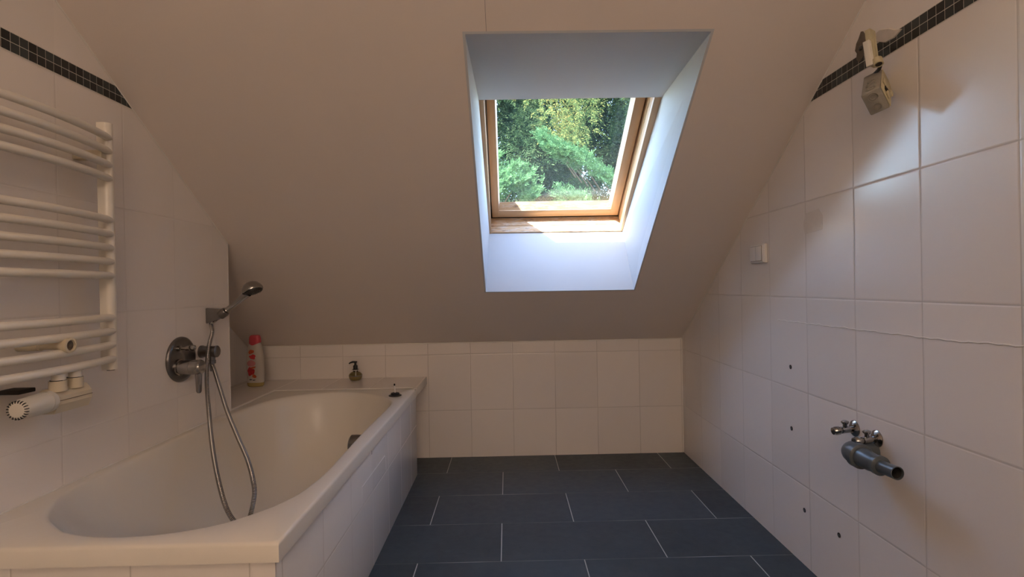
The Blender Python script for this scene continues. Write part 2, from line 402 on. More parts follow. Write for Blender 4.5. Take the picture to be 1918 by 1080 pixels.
# roof covering outside
def roof_mat():
    t = NT('clay_roof'); P = t.n('ShaderNodeNewGeometry').outputs['Position']
    t.set(Base_Color=t.mix(t.noise(P, 9, 5), (.18, .08, .05), (.30, .14, .09)), Roughness=.8); return t.m
M['roof'] = roof_mat()
ro = [(XN-1.2, -.6), (XR+1.2, -.6), (XR+1.2, 3.6), (XN-1.2, 3.6)]; ri = [(-.165, .45), (.715, .45), (.715, 1.57), (-.165, 1.57)]
b = MB(); b.rings([[W(u, v, w_) for u, v in q] for q, w_ in ((ro, .502), (ri, .502), (ri, .532), (ro, .532))], smooth=False, loop=True)
struct('roof', b, M['roof'], 'clay tiled roof skin around the skylight', 'roof')
b = MB(); b.box((-14, -6, -3.0), (16, 30, -2.9)); struct('ground', b, simple('lawn', (.07, .11, .03), .9, nscale=2, namt=.4), 'lawn below the house', 'ground')

# ------------------------------------------------------------------ bathtub
ZT = .472
INNER = [(-1.03,1.185),(-.989,1.156),(-.941,1.138),(-.876,1.124),(-.815,1.124),(-.756,1.132),(-.703,1.149),(-.652,1.176),(-.609,1.220),(-.575,1.268),(-.547,1.335),(-.533,1.432),(-.530,1.52),(-.532,1.65),(-.536,1.82),(-.537,2.0),(-.536,2.16),(-.535,2.29),(-.542,2.39),(-.574,2.462),(-.64,2.545),(-.70,2.592),(-.774,2.628),(-.85,2.645),(-.94,2.640),(-1.03,2.606),(-1.10,2.545),(-1.145,2.46),(-1.172,2.34),(-1.182,2.18),(-1.184,2.02),(-1.184,1.87),(-1.184,1.72),(-1.184,1.58),(-1.180,1.46),(-1.165,1.376),(-1.140,1.315),(-1.110,1.262),(-1.075,1.22)]
BOT = [(-.84, 1.62), (-.76, 1.66), (-.70, 1.80), (-.69, 1.98), (-.70, 2.12), (-.75, 2.24), (-.84, 2.30), (-.92, 2.27), (-.97, 2.15), (-.99, 2.0), (-.985, 1.84), (-.97, 1.72), (-.93, 1.645), (-.885, 1.62)]
CX, CY = -.86, 1.86
def resample(poly, angs):
    pts = smooth_path([(x, y, 0) for x, y in poly], 6, True); out = []
    an = [(math.atan2(p.y-CY, p.x-CX) % (2*math.pi), math.hypot(p.x-CX, p.y-CY)) for p in pts]
    an.sort(); ex = [(an[-1][0]-2*math.pi, an[-1][1])]+an+[(an[0][0]+2*math.pi, an[0][1])]
    for a in angs:
        for i in range(len(ex)-1):
            if ex[i][0] <= a <= ex[i+1][0]:
                k = (a-ex[i][0])/max(1e-9, ex[i+1][0]-ex[i][0]); r = ex[i][1]*(1-k)+ex[i+1][1]*k; out.append((CX+r*math.cos(a), CY+r*math.sin(a))); break
    return out
OX0, OX1, OY0, OY1 = XL+.001, -.482, 1.078, 2.712
def outer_hit(a, x0, x1, y0, y1):
    dx, dy = math.cos(a), math.sin(a); t = 1e9
    if dx > 1e-9: t = min(t, (x1-CX)/dx)
    if dx < -1e-9: t = min(t, (x0-CX)/dx)
    if dy > 1e-9: t = min(t, (y1-CY)/dy)
    if dy < -1e-9: t = min(t, (y0-CY)/dy)
    return (CX+t*dx, CY+t*dy)
angs = [2*math.pi*k/144 for k in range(144)]
for cx, cy in ((OX0, OY0), (OX1, OY0), (OX1, OY1), (OX0, OY1)):
    angs.append(math.atan2(cy-CY, cx-CX) % (2*math.pi))
angs = sorted(set(round(a, 6) for a in angs))
inn = resample(INNER, angs); bot = resample(BOT, angs)
def ring_outer(z, e): return [Vector((*outer_hit(a, OX0+(e if e > .004 else 0)*0, OX1-e, OY0+e, OY1), z)) for a in angs]
def lerp_ring(k, z): return [Vector((p[0]*(1-k)+q[0]*k, p[1]*(1-k)+q[1]*k, z)) for p, q in zip(inn, bot)]
def off_ring(d, z):
    n = len(inn); out = []
    for i, p in enumerate(inn):
        a = Vector((*inn[i-1], 0)); c = Vector((*inn[(i+1) % n], 0)); t = (c-a).normalized(); nrm = Vector((t.y, -t.x, 0))
        out.append(Vector((p[0], p[1], z))+nrm*d)
    return out
rs = [ring_outer(ZT-.042, .010), ring_outer(ZT-.042, 0), ring_outer(ZT-.008, 0), ring_outer(ZT-.003, .002), ring_outer(ZT, .007)]
rs += [off_ring(.010, ZT), off_ring(.004, ZT-.0012), off_ring(0, ZT-.005), off_ring(-.004, ZT-.012)]
for k, z in ((.05, ZT-.035), (.10, ZT-.08), (.18, ZT-.15), (.30, ZT-.23), (.45, ZT-.30), (.62, ZT-.355), (.80, ZT-.388), (.93, ZT-.40), (1.0, ZT-.404)): rs.append(lerp_ring(k, z))
for k in (.8, .5, .2, .04): rs.append([Vector((CX+(q.x-CX)*k, CY+(q.y-CY)*k, ZT-.404-.006*(1-k))) for q in lerp_ring(1, 0)])
tub = thing('bathtub', 'cream built-in bathtub with a tapering basin and tiled side panels', 'bathtub', (-.86, 1.86, 0))
b = MB(); b.rings(rs, False, True, True); sh = obj('tub_shell', b, M['enamel'], tub); tag(sh, 'cream enamelled tub shell')
b = MB(); b.box((-.535, 1.10, 0), (-.4965, 2.772, ZT-.0425), .001); pn = obj('side_panel', b, M['tile_panel'], tub); tag(pn, 'white tiled long side panel')
b = MB(); b.box((XL+.002, 1.092, 0), (-.500, 1.10, ZT-.0425)); b.box((-.500, 1.092, 0), (-.4965, 1.0998, ZT-.0425)); obj('end_panel', b, M['tile_end'], tub)
# raised lines of the inspection flap in the panel
M['joint'] = simple('pale_joint', (.80, .78, .76), .5); M['jointdark'] = simple('dark_joint', (.20, .18, .17), .8)
b = MB(); b.box((-.4968, 1.736, .331), (-.4955, 2.06, .334)); b.box((-.4968, 1.736, .268), (-.4958, 1.7385, .334)); b.box((-.4968, 2.075, .272), (-.4958, 2.077, .325)); obj('inspection_flap', b, M['joint'], pn)
b = MB(); b.box((-.4968, 1.866, .40), (-.4958, 1.868, .43)); obj('tile_crack', b, M['jointdark'], pn)
# overflow fitting
b = MB(); b.lathe([(.034, 0), (.036, .006), (.033, .030), (.030, .048), (.024, .052)], (-.562, 1.99, .400), (-1, 0, .15), 24); of = obj('overflow_knob', b, M['dullchrome'], tub); tag(of, 'chrome overflow knob')
b = MB(); b.lathe([(.026, 0), (.028, .002), (.022, .005), (.006, .003)], (-.86, 1.86, ZT-.4105), (0, 0, 1), 24); obj('drain', b, M['chrome'], tub)
# sealing joint along the wall
b = MB(); b.tube([(XL+.0025, 1.08, ZT+.001), (XL+.0025, 2.27, ZT+.001)], .0020, 6); obj('silicone_seal', b, M['seal'], tub)

# ------------------------------------------------------------------ tiled ledge behind and beside the tub
ZL = .4745; zb = ZL-.042
poly = [(XN+.0005, YB-.0005), (XN+.0005, YN+.001), (XL, YN+.001), (XL, OY1+.0015), (-.483, OY1+.0015), (-.4835, YB-.0005)]
b = MB(); b.rings([[Vector((x, y, z)) for x, y in poly] for z in (zb, ZL)], True, True, False)
led = thing('tiled_ledge', 'tiled shelf ledge at the far end of the bathtub', 'ledge', (-1.0, 2.88, 0))
obj('ledge_top', b, M['tile_ledge'], led)
b = MB(); b.box((XN+.001, 2.7725, 0), (-.545, YB-.001, zb-.0005)); b.box((XN+.001, YN+.001, 0), (XL-.001, 2.7715, zb-.0005)); obj('ledge_base', b, M['tile_back'], led)
b = MB(); b.tube([(XL, YN+.01, ZL+.0006), (XL, OY1, ZL+.0006)], .0035, 6); b.tube([(XL, OY1, ZL+.0006), (-.50, OY1, ZL+.0006)], .0028, 6); obj('edge_strip', b, M['seal'], led)
b = MB(); b.box((-.4845, OY1+.0018, zb), (-.4795, YB-.001, ZL+.001), .0008); obj('side_strip', b, M['enamel'], led)

# pale seal line between knee wall and slope, and in the corners
b = MB(); b.tube([(XN+.01, YB-.002, HK-.001), (XR-.002, YB-.002, HK-.001)], .0028, 6); struct('trim_4', b, M['seal'], 'pale sealing line along the top of the low back wall', 'trim')
b = MB(); b.box((XL-.004, YN-.0005, ZL+.001), (XL+.0012, YN+.003, prof_slope(YN)-.002)); struct('trim_5', b, M['seal'], 'corner edge strip at the end of the left wall', 'trim')
b = MB(); b.tube([(XR-.001, YB-.001, .002), (XR-.001, YB-.001, HK-.004)], .0022, 6); struct('trim_6', b, M['seal'], 'sealing line in the back right corner', 'trim')

yt = YB-(HC-HK)/TS
b = MB(); b.tube([(XR-.001, YB-.004, HK+.001), (XR-.001, yt, HC-.002)], .0022, 6); struct('trim_7', b, M['seal'], 'pale filler line between the sloping ceiling and the right wall', 'trim')
b = MB(); b.tube([(XL+.001, YN, prof_slope(YN)-.001), (XL+.001, yt, HC-.002)], .0022, 6); struct('trim_8', b, M['seal'], 'pale filler line between the sloping ceiling and the left wall', 'trim')

# ------------------------------------------------------------------ radiator
rad = thing('towel_radiator', 'cream towel radiator of bowed horizontal tubes on the left wall', 'radiator', (XL, 1.26, .77))
RX = -1.149
def rail(y0):
    pts = []
    for k in range(13):
        a = -math.pi/2+math.pi*k/12; pts.append((RX+.002+.016*math.cos(a)*.9, y0+.0155+.0155*math.sin(a)))
    pts += [(RX-.016, y0+.031), (RX-.016, y0)]
    b = MB(); b.rings([[Vector((x, y, z)) for x, y in pts] for z in (.774, .777, 1.480, 1.483)], True, True, True)
    b2 = MB(); b2.lathe([(.010, 0), (.010, .0015)], (RX, y0+.0155, 1.4831), (0, 0, 1), 16); b3 = MB(); b3.lathe([(.010, 0), (.010, .002)], (RX, y0+.0155, .7715), (0, 0, 1), 16)
    r_ = obj('rail', b, M['radpaint'], rad); obj('end_cap', b2, M['black'], r_); obj('end_cap', b3, M['black'], r_)
rail(1.497); rail(.985)
for z in (1.440, 1.401, 1.362, 1.323, 1.204, 1.164, 1.124, 1.084, 1.044, .924, .885, .846, .806):
    pts = []
    for k in range(25):
        t = k/24; y = 1.001+t*(1.512-1.001); pts.append((RX+.010+.034*(1-(2*t-1)**2), y, z))
    b = MB(); b.tube(pts, [.0075]+[.0105]*23+[.0075], 14); obj('tube', b, M['radpaint'], rad)
def radmount(y, z, knob=True):
    b = MB(); b.lathe([(.013, 0), (.013, .055), (.010, .056), (.010, .100), (.013, .108), (.0185, .122), (.0185, .129), (.0135, .130), (.0135, .122)], (XL+.0008, y, z), (1, 0, 0), 24)
    m_ = obj('wall_mount', b, M['yellowed'], rad); b = MB(); b.lathe([(.0128, 0), (.0128, .0015)], (XL+.1235, y, z), (1, 0, 0), 16); b.lathe([(.004, 0), (.004, .004)], (XL+.1245, y, z), (1, 0, 0), 8); obj('mount_screw', b, M['rawplaster'], m_)
radmount(1.303, .8655); radmount(1.10, 1.382)
b = MB(); b.box((XL+.001, 1.472, 1.372), (RX+.014, 1.4965, 1.398), .004); b.box((RX-.008, 1.468, 1.374), (RX+.019, 1.4725, 1.396), .002); obj('rail_clip', b, M['yellowed'], rad)
# twin valve block with thermostatic head
vx = -1.128
vb = MB(); hexp = [(-.034, -.016), (-.034, .018), (-.022, .030), (.004, .030), (.018, .012), (.018, -.008), (.008, -.030), (-.022, -.030)]
vb.rings([[Vector((vx+x, y, .728+z)) for x, z in hexp] for y in (1.290, 1.292, 1.392, 1.394)], True, True, False)
valve = thing('radiator_valve', 'yellowed twin valve block with thermostatic head under the towel radiator', 'radiator valve', (vx, 1.34, .70))
obj('valve_block', vb, M['yellowed'], valve)
b = MB(); b.box((vx+.0155, 1.289, .7292), (vx+.0195, 1.395, .7302)); obj('seam', b, M['rawplaster'], valve)
for y in (1.306, 1.356):
    b = MB(); b.lathe([(.0185, .0), (.0185, .026)], (vx+.004, y, .752), (0, 0, 1), 20); obj('port_cover', b, M['yellowed'], valve)
    b = MB(); b.lathe([(.0155, 0), (.0155, .002), (.0142, .002), (.0142, .026)], (vx+.006, y, .7785), (0, 0, 1), 20); c_ = obj('riser', b, M['radpaint'], valve)
    b = MB(); b.lathe([(.0165, 0), (.0165, .0018)], (vx+.005, y, .7782), (0, 0, 1), 20); obj('gasket', b, M['black'], valve)
HA = Vector((.10, -1, -.01)).normalized(); h0_ = Vector((vx-.002, 1.289, .731))
b = MB(); b.lathe([(.020, 0), (.0255, .003), (.0262, .016), (.0262, .018), (.0252, .0185), (.0252, .0205), (.0262, .021), (.0235, .085), (.0222, .092), (.019, .0965), (.015, .098)], h0_, HA, 36); th = obj('thermostatic_head', b, M['cream'], valve); tag(th, 'off-white ribbed thermostatic head')
b = MB(); a1 = HA.orthogonal().normalized(); a2 = HA.cross(a1)
for k in range(20):
    t = 2*math.pi*k/20; d_ = a1*math.cos(t)+a2*math.sin(t); p = h0_+HA*.0945+d_*.0188; e = d_.cross(HA)*.0011
    m_ = Matrix((d_, e.normalized(), HA)).transposed(); b.box((-.0035, -.0010, -.004), (.0035, .0010, .0030), 0, rot=m_, at=p)
    q = p+HA*.0008
ribs = obj('grip_slot', b, M['black'], th, clean=False)
b = MB(); b.box((XL+.001, 1.243, .756), (vx-.034, 1.288, .766), .002); obj('shade_gap', b, M['dark'], valve)  # dark box in place of the shaded gap above the head

# ------------------------------------------------------------------ shower mixer, outlet, bracket, hose, handset
mx = thing('shower_mixer', 'chrome concealed bath mixer with round plate on the left wall', 'mixer tap', (XL, 1.935, .745))
b = MB(); b.lathe([(.083, 0), (.084, .003), (.083, .008), (.079, .0115), (.070, .0125)], (XL+.0005, 1.937, .7455), (1, 0, 0), 56); obj('wall_plate', b, M['dullchrome'], mx)
b = MB(); b.lathe([(.030, 0), (.030, .010), (.026, .011), (.0255, .05), (.0275, .052), (.0275, .080), (.024, .088), (.015, .091)], (XL+.012, 1.905, .720), (1, 0, 0), 32); obj('mixer_body', b, M['chrome'], mx)
b = MB(); b.rings([[Vector((XL+.088+dx, 1.902+dy, z)) for dx, dy in [(wd*math.cos(t), wd*.75*math.sin(t)) for t in [2*math.pi*k/14 for k in range(14)]]] for z, wd in ((.722, .013), (.70, .0125), (.66, .011), (.632, .0095), (.626, .006))], True, True, True); obj('lever', b, M['chrome'], mx)
b = MB(); b.lathe([(.010, 0), (.010, .012), (.0055, .013), (.0055, .030), (.0085, .031), (.0085, .045), (.0055, .047)], (XL+.012, 1.905, .788), (1, 0, .05), 20); b.lathe([(.003, .045), (.008, .048), (.0105, .055), (.0095, .063), (.004, .066)], (XL+.012, 1.905, .788), (1, 0, .05), 20); obj('diverter_knob', b, M['chrome'], mx)
ol = thing('wall_outlet', 'chrome hose outlet elbow on the wall beside the mixer plate', 'hose outlet', (XL, 2.07, .757))
b = MB(); b.lathe([(.025, 0), (.025, .006), (.0225, .007), (.0225, .055), (.0235, .056), (.0235, .063), (.020, .066)], (XL+.0005, 2.07, .757), (1, 0, 0), 32); obj('elbow', b, M['dullchrome'], ol)
b = MB(); b.lathe([(.013, 0), (.013, .018), (.015, .019), (.015, .031), (.011, .034)], (XL+.043, 2.068, .742), (0, 0, -1), 24); obj('coupling', b, M['dullchrome'], ol)
# bracket
br = thing('handset_bracket', 'square chrome wall bracket holding the shower handset', 'shower bracket', (XL, 2.12, .897))
b = MB(); b.rings([[Vector((XL+.0005+x, y, z)) for y, z in q] for x, q in ((0, [(2.107, .868), (2.140, .868), (2.140, .926), (2.107, .926)]), (.004, [(2.105, .866), (2.142, .866), (2.142, .928), (2.105, .928)]), (.030, [(2.107, .876), (2.140, .876), (2.140, .926), (2.107, .926)]), (.062, [(2.111, .892), (2.136, .892), (2.136, .923), (2.111, .923)]))], True, True, False); obj('bracket_body', b, M['dullchrome'], br)
hd = Vector((.128, -.004, .092)).normalized(); hb = Vector((XL+.062, 2.122, .906))
b = MB(); b.lathe([(.0175, -.016), (.0185, -.012), (.0185, .010), (.0165, .014)], hb, hd, 24); obj('holder_cup', b, M['dullchrome'], br)
hs = thing('shower_handset', 'chrome shower handset resting in the wall bracket', 'shower head', tuple(hb))
b = MB(); b.tube([hb-hd*.044, hb-hd*.02, hb+hd*.016, hb+hd*.02, hb+hd*.024, hb+hd*.06, hb+hd*.10+Vector((0, 0, .004)), hb+hd*.125+Vector((0, 0, .006))], [.0085, .0105, .0118, .0135, .0115, .0112, .0125, .0165], 20); hn = obj('handle', b, M['chrome'], hs)
hc = hb+hd*.150+Vector((0, 0, .006)); hax = Vector((.36, -.10, -.86)).normalized()
b = MB(); b.lathe([(.003, -.034), (.016, -.031), (.028, -.024), (.037, -.012), (.0415, 0), (.0405, .006), (.037, .008)], hc, hax, 40); obj('dome', b, M['chrome'], hs)
b = MB(); b.lathe([(.037, .0075), (.036, .012), (.026, .014), (.003, .0135)], hc, hax, 40)
a1 = hax.orthogonal().normalized(); a2 = hax.cross(a1)
for rr, nn in ((.010, 8), (.019, 14), (.029, 22)):
    for k in range(nn):
        t = 2*math.pi*k/nn; b.lathe([(.0012, .012), (.0009, .017)], hc+(a1*math.cos(t)+a2*math.sin(t))*rr, hax, 6)
obj('spray_face', b, M['black'], hs)
# hose
h_a = hb-hd*.052
path = [h_a, h_a-hd*.010+Vector((0, 0, -.006)), Vector((-1.178, 2.081, .832)), Vector((-1.172, 2.042, .767)), Vector((-1.155, 1.998, .659)), Vector((-1.12, 1.947, .548)), Vector((-1.06, 1.858, .454)), Vector((-1.0, 1.778, .377)), Vector((-.94, 1.711, .303)), Vector((-.90, 1.686, .257)), Vector((-.874, 1.688, .238)), Vector((-.855, 1.70, .250)), Vector((-.850, 1.728, .315)), Vector((-.865, 1.752, .360)), Vector((-.915, 1.816, .410)), Vector((-.985, 1.889, .468)), Vector((-1.06, 1.96, .548)), Vector((-1.13, 2.029, .645)), Vector((-1.163, 2.062, .689)), Vector((XL+.043, 2.068, .708))]
sp = smooth_path(path, 30)
# resample at even steps, ribbed like a metal spiral hose
L_ = [0]
for a_, b_ in zip(sp, sp[1:]): L_.append(L_[-1]+(b_-a_).length)
step = .00165; n_ = int(L_[-1]/step); pts = []; i_ = 0
for k in range(n_+1):
    d_ = k*L_[-1]/n_
    while i_ < len(L_)-2 and L_[i_+1] < d_: i_ += 1
    t = (d_-L_[i_])/max(1e-9, L_[i_+1]-L_[i_]); pts.append(sp[i_].lerp(sp[i_+1], t))
rad_ = [.0080 if k % 3 else .0066 for k in range(len(pts))]
ho = thing('shower_hose', 'chrome spiral shower hose hanging from the bracket in a loop into the bathtub', 'shower hose', tuple(h_a))
b = MB(); b.tube(pts, rad_, 10); obj('hose', b, M['chrome'], ho, clean=False)
b = MB(); b.tube([hb-hd*.040, hb-hd*.052, hb-hd*.055, pts[14]], [.0105, .0105, .009, .0075], 16); obj('hose_nut', b, M['chrome'], ho)
b = MB(); b.lathe([(.0095, 0), (.0085, .02), (.0075, .03)], pts[-1]+Vector((0, 0, .002)), (0, 0, -1), 16); obj('hose_nut', b, M['chrome'], ho)

# ------------------------------------------------------------------ things on tub and ledge
st = thing('bath_plug', 'black bath plug lying upside down on the far corner of the tub rim', 'plug', (-.5535, 2.53, ZT))
b = MB(); b.lathe([(.026, 0), (.031, .0012), (.031, .004), (.024, .0065), (.021, .0065), (.021, .0125), (.018, .0155), (.009, .0165), (.004, .0165)], (-.5535, 2.53, ZT+.0003), (0, 0, 1), 36); obj('stopper', b, M['black'], st)
b = MB(); b.lathe([(.0034, 0), (.0034, .034)], (-.5535, 2.53, ZT+.0165), (-.06, 0, 1), 12); pi_ = obj('pin', b, M['white'], st); tag(pi_, 'pale pin')
b = MB(); b.lathe([(.0038, .034), (.0042, .038), (.003, .043)], (-.5535, 2.53, ZT+.0165), (-.06, 0, 1), 12); obj('pin_tip', b, M['dark'], pi_)

def clearplastic(name, col, rough=.12, alpha=.35):
    t = NT(name); t.set(Base_Color=col, Roughness=rough); t.b.inputs['Transmission Weight'].default_value = alpha; t.b.inputs['IOR'].default_value = 1.35; return t.m
M['softbottle'] = clearplastic('translucent_bottle', (.66, .60, .52), .35, .25)
M['juice'] = clearplastic('yellow_liquid', (.55, .42, .16), .2, .3)
M['pinkcap'] = simple('pink_cap', (.62, .07, .09), .35)
M['redprint'] = simple('red_print', (.52, .03, .035), .4, nscale=120, namt=.7)
M['orangeprint'] = simple('orange_print', (.55, .10, .03), .4, nscale=90, namt=.5)
M['pinkprint'] = simple('pink_print', (.62, .24, .23), .4)
M['greyprint'] = simple('grey_print', (.10, .12, .14), .4)
BX, BY = -1.383, 2.855
bt = thing('shampoo_bottle', 'tall white shampoo bottle with pink cap and red fruit print in the niche corner', 'bottle', (BX, BY, ZL))
def brings(spec, seg=40, ox=0):
    out = []
    for z, a, d in spec:
        r = []
        for k in range(seg):
            t = 2*math.pi*k/seg; c_, s_ = math.cos(t), math.sin(t); ex = .72
            r.append(Vector((BX+ox+a*math.copysign(abs(c_)**ex, c_), BY+d*math.copysign(abs(s_)**ex, s_), ZL+z)))
        out.append(r)
    return out
prof = [(.0005, .036, .018), (.004, .041, .022), (.04, .044, .0245), (.09, .046, .0255), (.13, .046, .0255), (.17, .0435, .024), (.205, .038, .022), (.225, .0325, .020), (.237, .028, .0185)]
def prof_at(z):
    for (z0, a0, d0), (z1, a1_, d1) in zip(prof, prof[1:]):
        if z0 <= z <= z1: k = (z-z0)/(z1-z0); return a0+(a1_-a0)*k, d0+(d1-d0)*k
    return prof[-1][1:]
b = MB(); b.rings(brings(prof)); obj('body', b, M['softbottle'], bt)
b = MB(); b.rings(brings([(.2375, .0285, .0188), (.243, .031, .020), (.262, .030, .0195), (.276, .026, .017), (.280, .019, .011)]))
for i, v in enumerate(b.v):
    if v.z < ZL+.25: v.z -= .020*(1-abs((v.x-BX)+.006)/.032) if abs(v.x-BX) < .03 and v.y < BY else 0
obj('cap', b, M['pinkcap'], bt)
def decal(cx, cz, rx, rz, mat, rot=0, lobes=0, name='print'):
    b = MB(); vs = []; n = 26
    def at(px, pz):
        a_, d_ = prof_at(pz); q = max(-.96, min(.96, px/a_)); c_ = math.copysign(abs(q)**(1/.72), q)
        return Vector((BX+px, BY-(d_+.0006)*max(0, 1-c_*c_)**.36, ZL+pz))
    c0 = at(cx, cz); rsx = [[], []]
    for k in range(n):
        t = 2*math.pi*k/n; w_ = 1+lobes*math.sin(3*t+cx*300)*.5+lobes*.4*math.sin(5*t)
        for i, f in enumerate((.5, 1)):
            x_ = rx*f*w_*math.cos(t); z_ = rz*f*w_*math.sin(t); rsx[i].append(at(cx+x_*math.cos(rot)-z_*math.sin(rot), cz+x_*math.sin(rot)+z_*math.cos(rot)))
    vs = [c0]+rsx[0]+rsx[1]; fs = [[0, 1+k, 1+(k+1) % n] for k in range(n)]+[[1+k, 1+(k+1) % n, 1+n+(k+1) % n, 1+n+k][::-1] for k in range(n)]
    b.add(vs, fs, True); return obj(name, b, mat, bt, clean=False)
decal(-.012, .190, .016, .011, M['orangeprint'], .3, .15)
decal(-.004, .163, .017, .013, M['redprint'], 0, .25)
decal(-.012, .128, .024, .017, M['pinkprint'], 0, .05)
decal(-.014, .084, .020, .022, M['redprint'], .2, .25)
decal(-.004, .104, .018, .005, M['orangeprint'], .25, .1)
decal(.004, .058, .012, .009, M['orangeprint'], -.5, .1)
decal(-.016, .040, .008, .004, M['greyprint'], 0, .2)
decal(.002, .037, .008, .003, M['greyprint'], .1, .2)
b = MB(); b.rings(brings([(.0002, .0365, .0185), (.004, .0418, .0228), (.022, .0440, .0243)]), False, False); obj('base_band', b, M['juice'], bt)

sx_, sy_ = -.877, 2.985
sd = thing('soap_dispenser', 'low round glass soap dispenser with black pump on the back ledge', 'soap dispenser', (sx_, sy_, ZL))
t = NT('clear_glass'); t.set(Base_Color=(.95, .93, .88), Roughness=.03); t.b.inputs['Transmission Weight'].default_value = 1; t.b.inputs['IOR'].default_value = 1.4; M['cglass'] = t.m
b = MB(); b.lathe([(.026, 0), (.031, .003), (.036, .014), (.0375, .026), (.036, .034), (.026, .044), (.014, .049), (.012, .056), (.012, .062)], (sx_, sy_, ZL+.0004), (0, 0, 1), 40); obj('flask', b, M['cglass'], sd)
b = MB(); b.lathe([(.024, .002), (.0295, .005), (.0345, .015), (.0355, .0225)], (sx_, sy_, ZL+.0004), (0, 0, 1), 40); obj('soap', b, M['juice'], sd)
b = MB(); b.lathe([(.0375, .027), (.0382, .0285), (.0375, .030), (.0365, .0285)], (sx_, sy_, ZL+.0004), (0, 0, 1), 40, cap=False); obj('waist_ring', b, M['chrome'], sd)
b = MB(); b.lathe([(.017, .060), (.018, .062), (.0125, .064), (.0125, .082), (.010, .085), (.0065, .086), (.0065, .098), (.009, .099), (.011, .103), (.010, .107), (.004, .108)], (sx_, sy_, ZL+.0004), (0, 0, 1), 24)
b.tube([(sx_, sy_, ZL+.1035), (sx_-.015, sy_-.002, ZL+.104), (sx_-.030, sy_-.004, ZL+.099), (sx_-.034, sy_-.0045, ZL+.094)], [.006, .0055, .0042, .0035], 10); obj('pump', b, M['black'], sd)
b = MB(); b.tube([(sx_, sy_, ZL+.008), (sx_+.002, sy_, ZL+.055)], .002, 8); obj('dip_tube', b, M['white'], sd)

# ------------------------------------------------------------------ right wall fittings
sw = thing('light_switch', 'white surface-mounted double light switch on the right wall', 'light switch', (XR, 2.083, 1.105))
b = MB(); b.box((XR-.014, 2.026, 1.067), (XR-.0005, 2.140, 1.144), .003); b.box((XR-.018, 2.031, 1.071), (XR-.0135, 2.136, 1.140), .0015); obj('housing', b, M['white'], sw)
b = MB(); b.box((XR-.0184, 2.0365, 1.0755), (XR-.0179, 2.1315, 1.1355)); obj('rocker_gap', b, M['jointdark'], sw)
for y0, y1 in ((2.038, 2.083), (2.085, 2.130)):
    b = MB(); b.box((XR-.0220, y0, 1.0770), (XR-.0186, y1, 1.1340), .0012); obj('rocker', b, M['white'], sw)

for i, (y, z, lab) in enumerate(((1.875, .682, 'small dark dowel hole in the right wall, topmost of the four'), (1.875, .459, 'small dark dowel hole in the right wall, straight below the topmost one'), (1.801, .194, 'small dark dowel hole low on the right wall, left one of the lower pair'), (1.612, .197, 'small dark dowel hole low on the right wall, nearest the camera'))):
    d_ = thing('wall_dowel', lab, 'wall plug', (XR, y, z), 'dowels left in the right wall')
    b = MB(); b.lathe([(.0078, 0), (.0078, .0008), (.0066, .0012), (.0052, .0012), (.0052, .0002)], (XR-.0003, y, z), (-1, 0, 0), 20); obj('sleeve', b, M['black'], d_)
    b = MB(); b.lathe([(.0030, 0), (.0030, .0022), (.0018, .0024)], (XR-.0005, y, z), (-1, 0, 0), 12); obj('core', b, M['pvc'], d_)

def angle_valve(y, z, lab):
    t_ = thing('angle_valve', lab, 'angle valve', (XR, y, z), 'angle valves on the right wall')
    x = XR
    b = MB(); b.lathe([(.0235, 0), (.0235, .002), (.019, .006), (.012, .009), (.012, .010)], (x-.0004, y, z), (-1, 0, 0), 32); obj('rosette', b, M['chrome'], t_)
    b = MB(); b.lathe([(.0075, .008), (.0075, .018), (.0100, .019), (.0100, .040), (.0080, .041), (.0080, .046)], (x, y, z), (-1, 0, -.10), 18); obj('body', b, M['chrome'], t_)
    b = MB(); b.lathe([(.0115, .046), (.0122, .048), (.0122, .060), (.0105, .062), (.0105, .066), (.0060, .0665)], (x, y, z), (-1, 0, -.10), 6 if False else 18); obj('cap_nut', b, M['chrome'], t_)
    b = MB(); b.lathe([(.0058, .004), (.0058, .017), (.0085, .018), (.0085, .024), (.0060, .0255)], (x-.030, y, z), (-.12, -.25, 1), 16)
    b.box((-.0105, -.004, .0185), (.0105, .004, .0245), .0015, at=(x-.033, y-.0055, z)); obj('tap_key', b, M['chrome'], t_)
angle_valve(1.530, .5525, 'small chrome angle valve on the right wall, the far one of the pair')
angle_valve(1.437, .5495, 'small chrome angle valve on the right wall, nearer one right above the grey waste pipe')

dp = thing('waste_pipe', 'grey plastic waste pipe sticking out of the right wall and turned forward', 'waste pipe', (XR, 1.45, .515))
px_ = .948; pz = .515
b = MB(); el = [(XR-.001, 1.452, pz-.004)]
for k in range(9):
    a = math.pi/2*k/8; el.append((px_+.034-.034*math.sin(a), 1.418+.034*math.cos(a)*1.0, pz-.003*(1-k/8)))
el.append((px_, 1.392, pz)); b.tube(el, [.0280]*len(el), 28); obj('elbow', b, M['pvc'], dp)
b = MB(); b.tube([(px_, 1.412, pz), (px_, 1.410, pz), (px_, 1.392, pz), (px_, 1.390, pz)], [.0290, .0335, .0335, .0300], 32); obj('collar', b, M['pvc'], dp)
b = MB(); b.tube([(px_, 1.391, pz), (px_, 1.355, pz-.001), (px_, 1.340, pz-.001), (px_, 1.325, pz-.001)], [.0262, .0250, .0212, .0205], 30); obj('reducer', b, M['pvc'], dp)
b = MB(); b.tube([(px_, 1.334, pz), (px_, 1.332, pz), (px_, 1.320, pz), (px_, 1.318, pz)], [.0215, .0255, .0255, .0220], 30); obj('collar', b, M['pvc'], dp)
b = MB(); ax_ = Vector((.01, -1, .04)).normalized(); o_ = (px_, 1.322, pz-.001); b.lathe([(.0165, 0), (.0165, .058), (.0148, .058), (.0148, .003)], o_, ax_, 30, cap=False); obj('end_pipe', b, M['pvc'], dp)
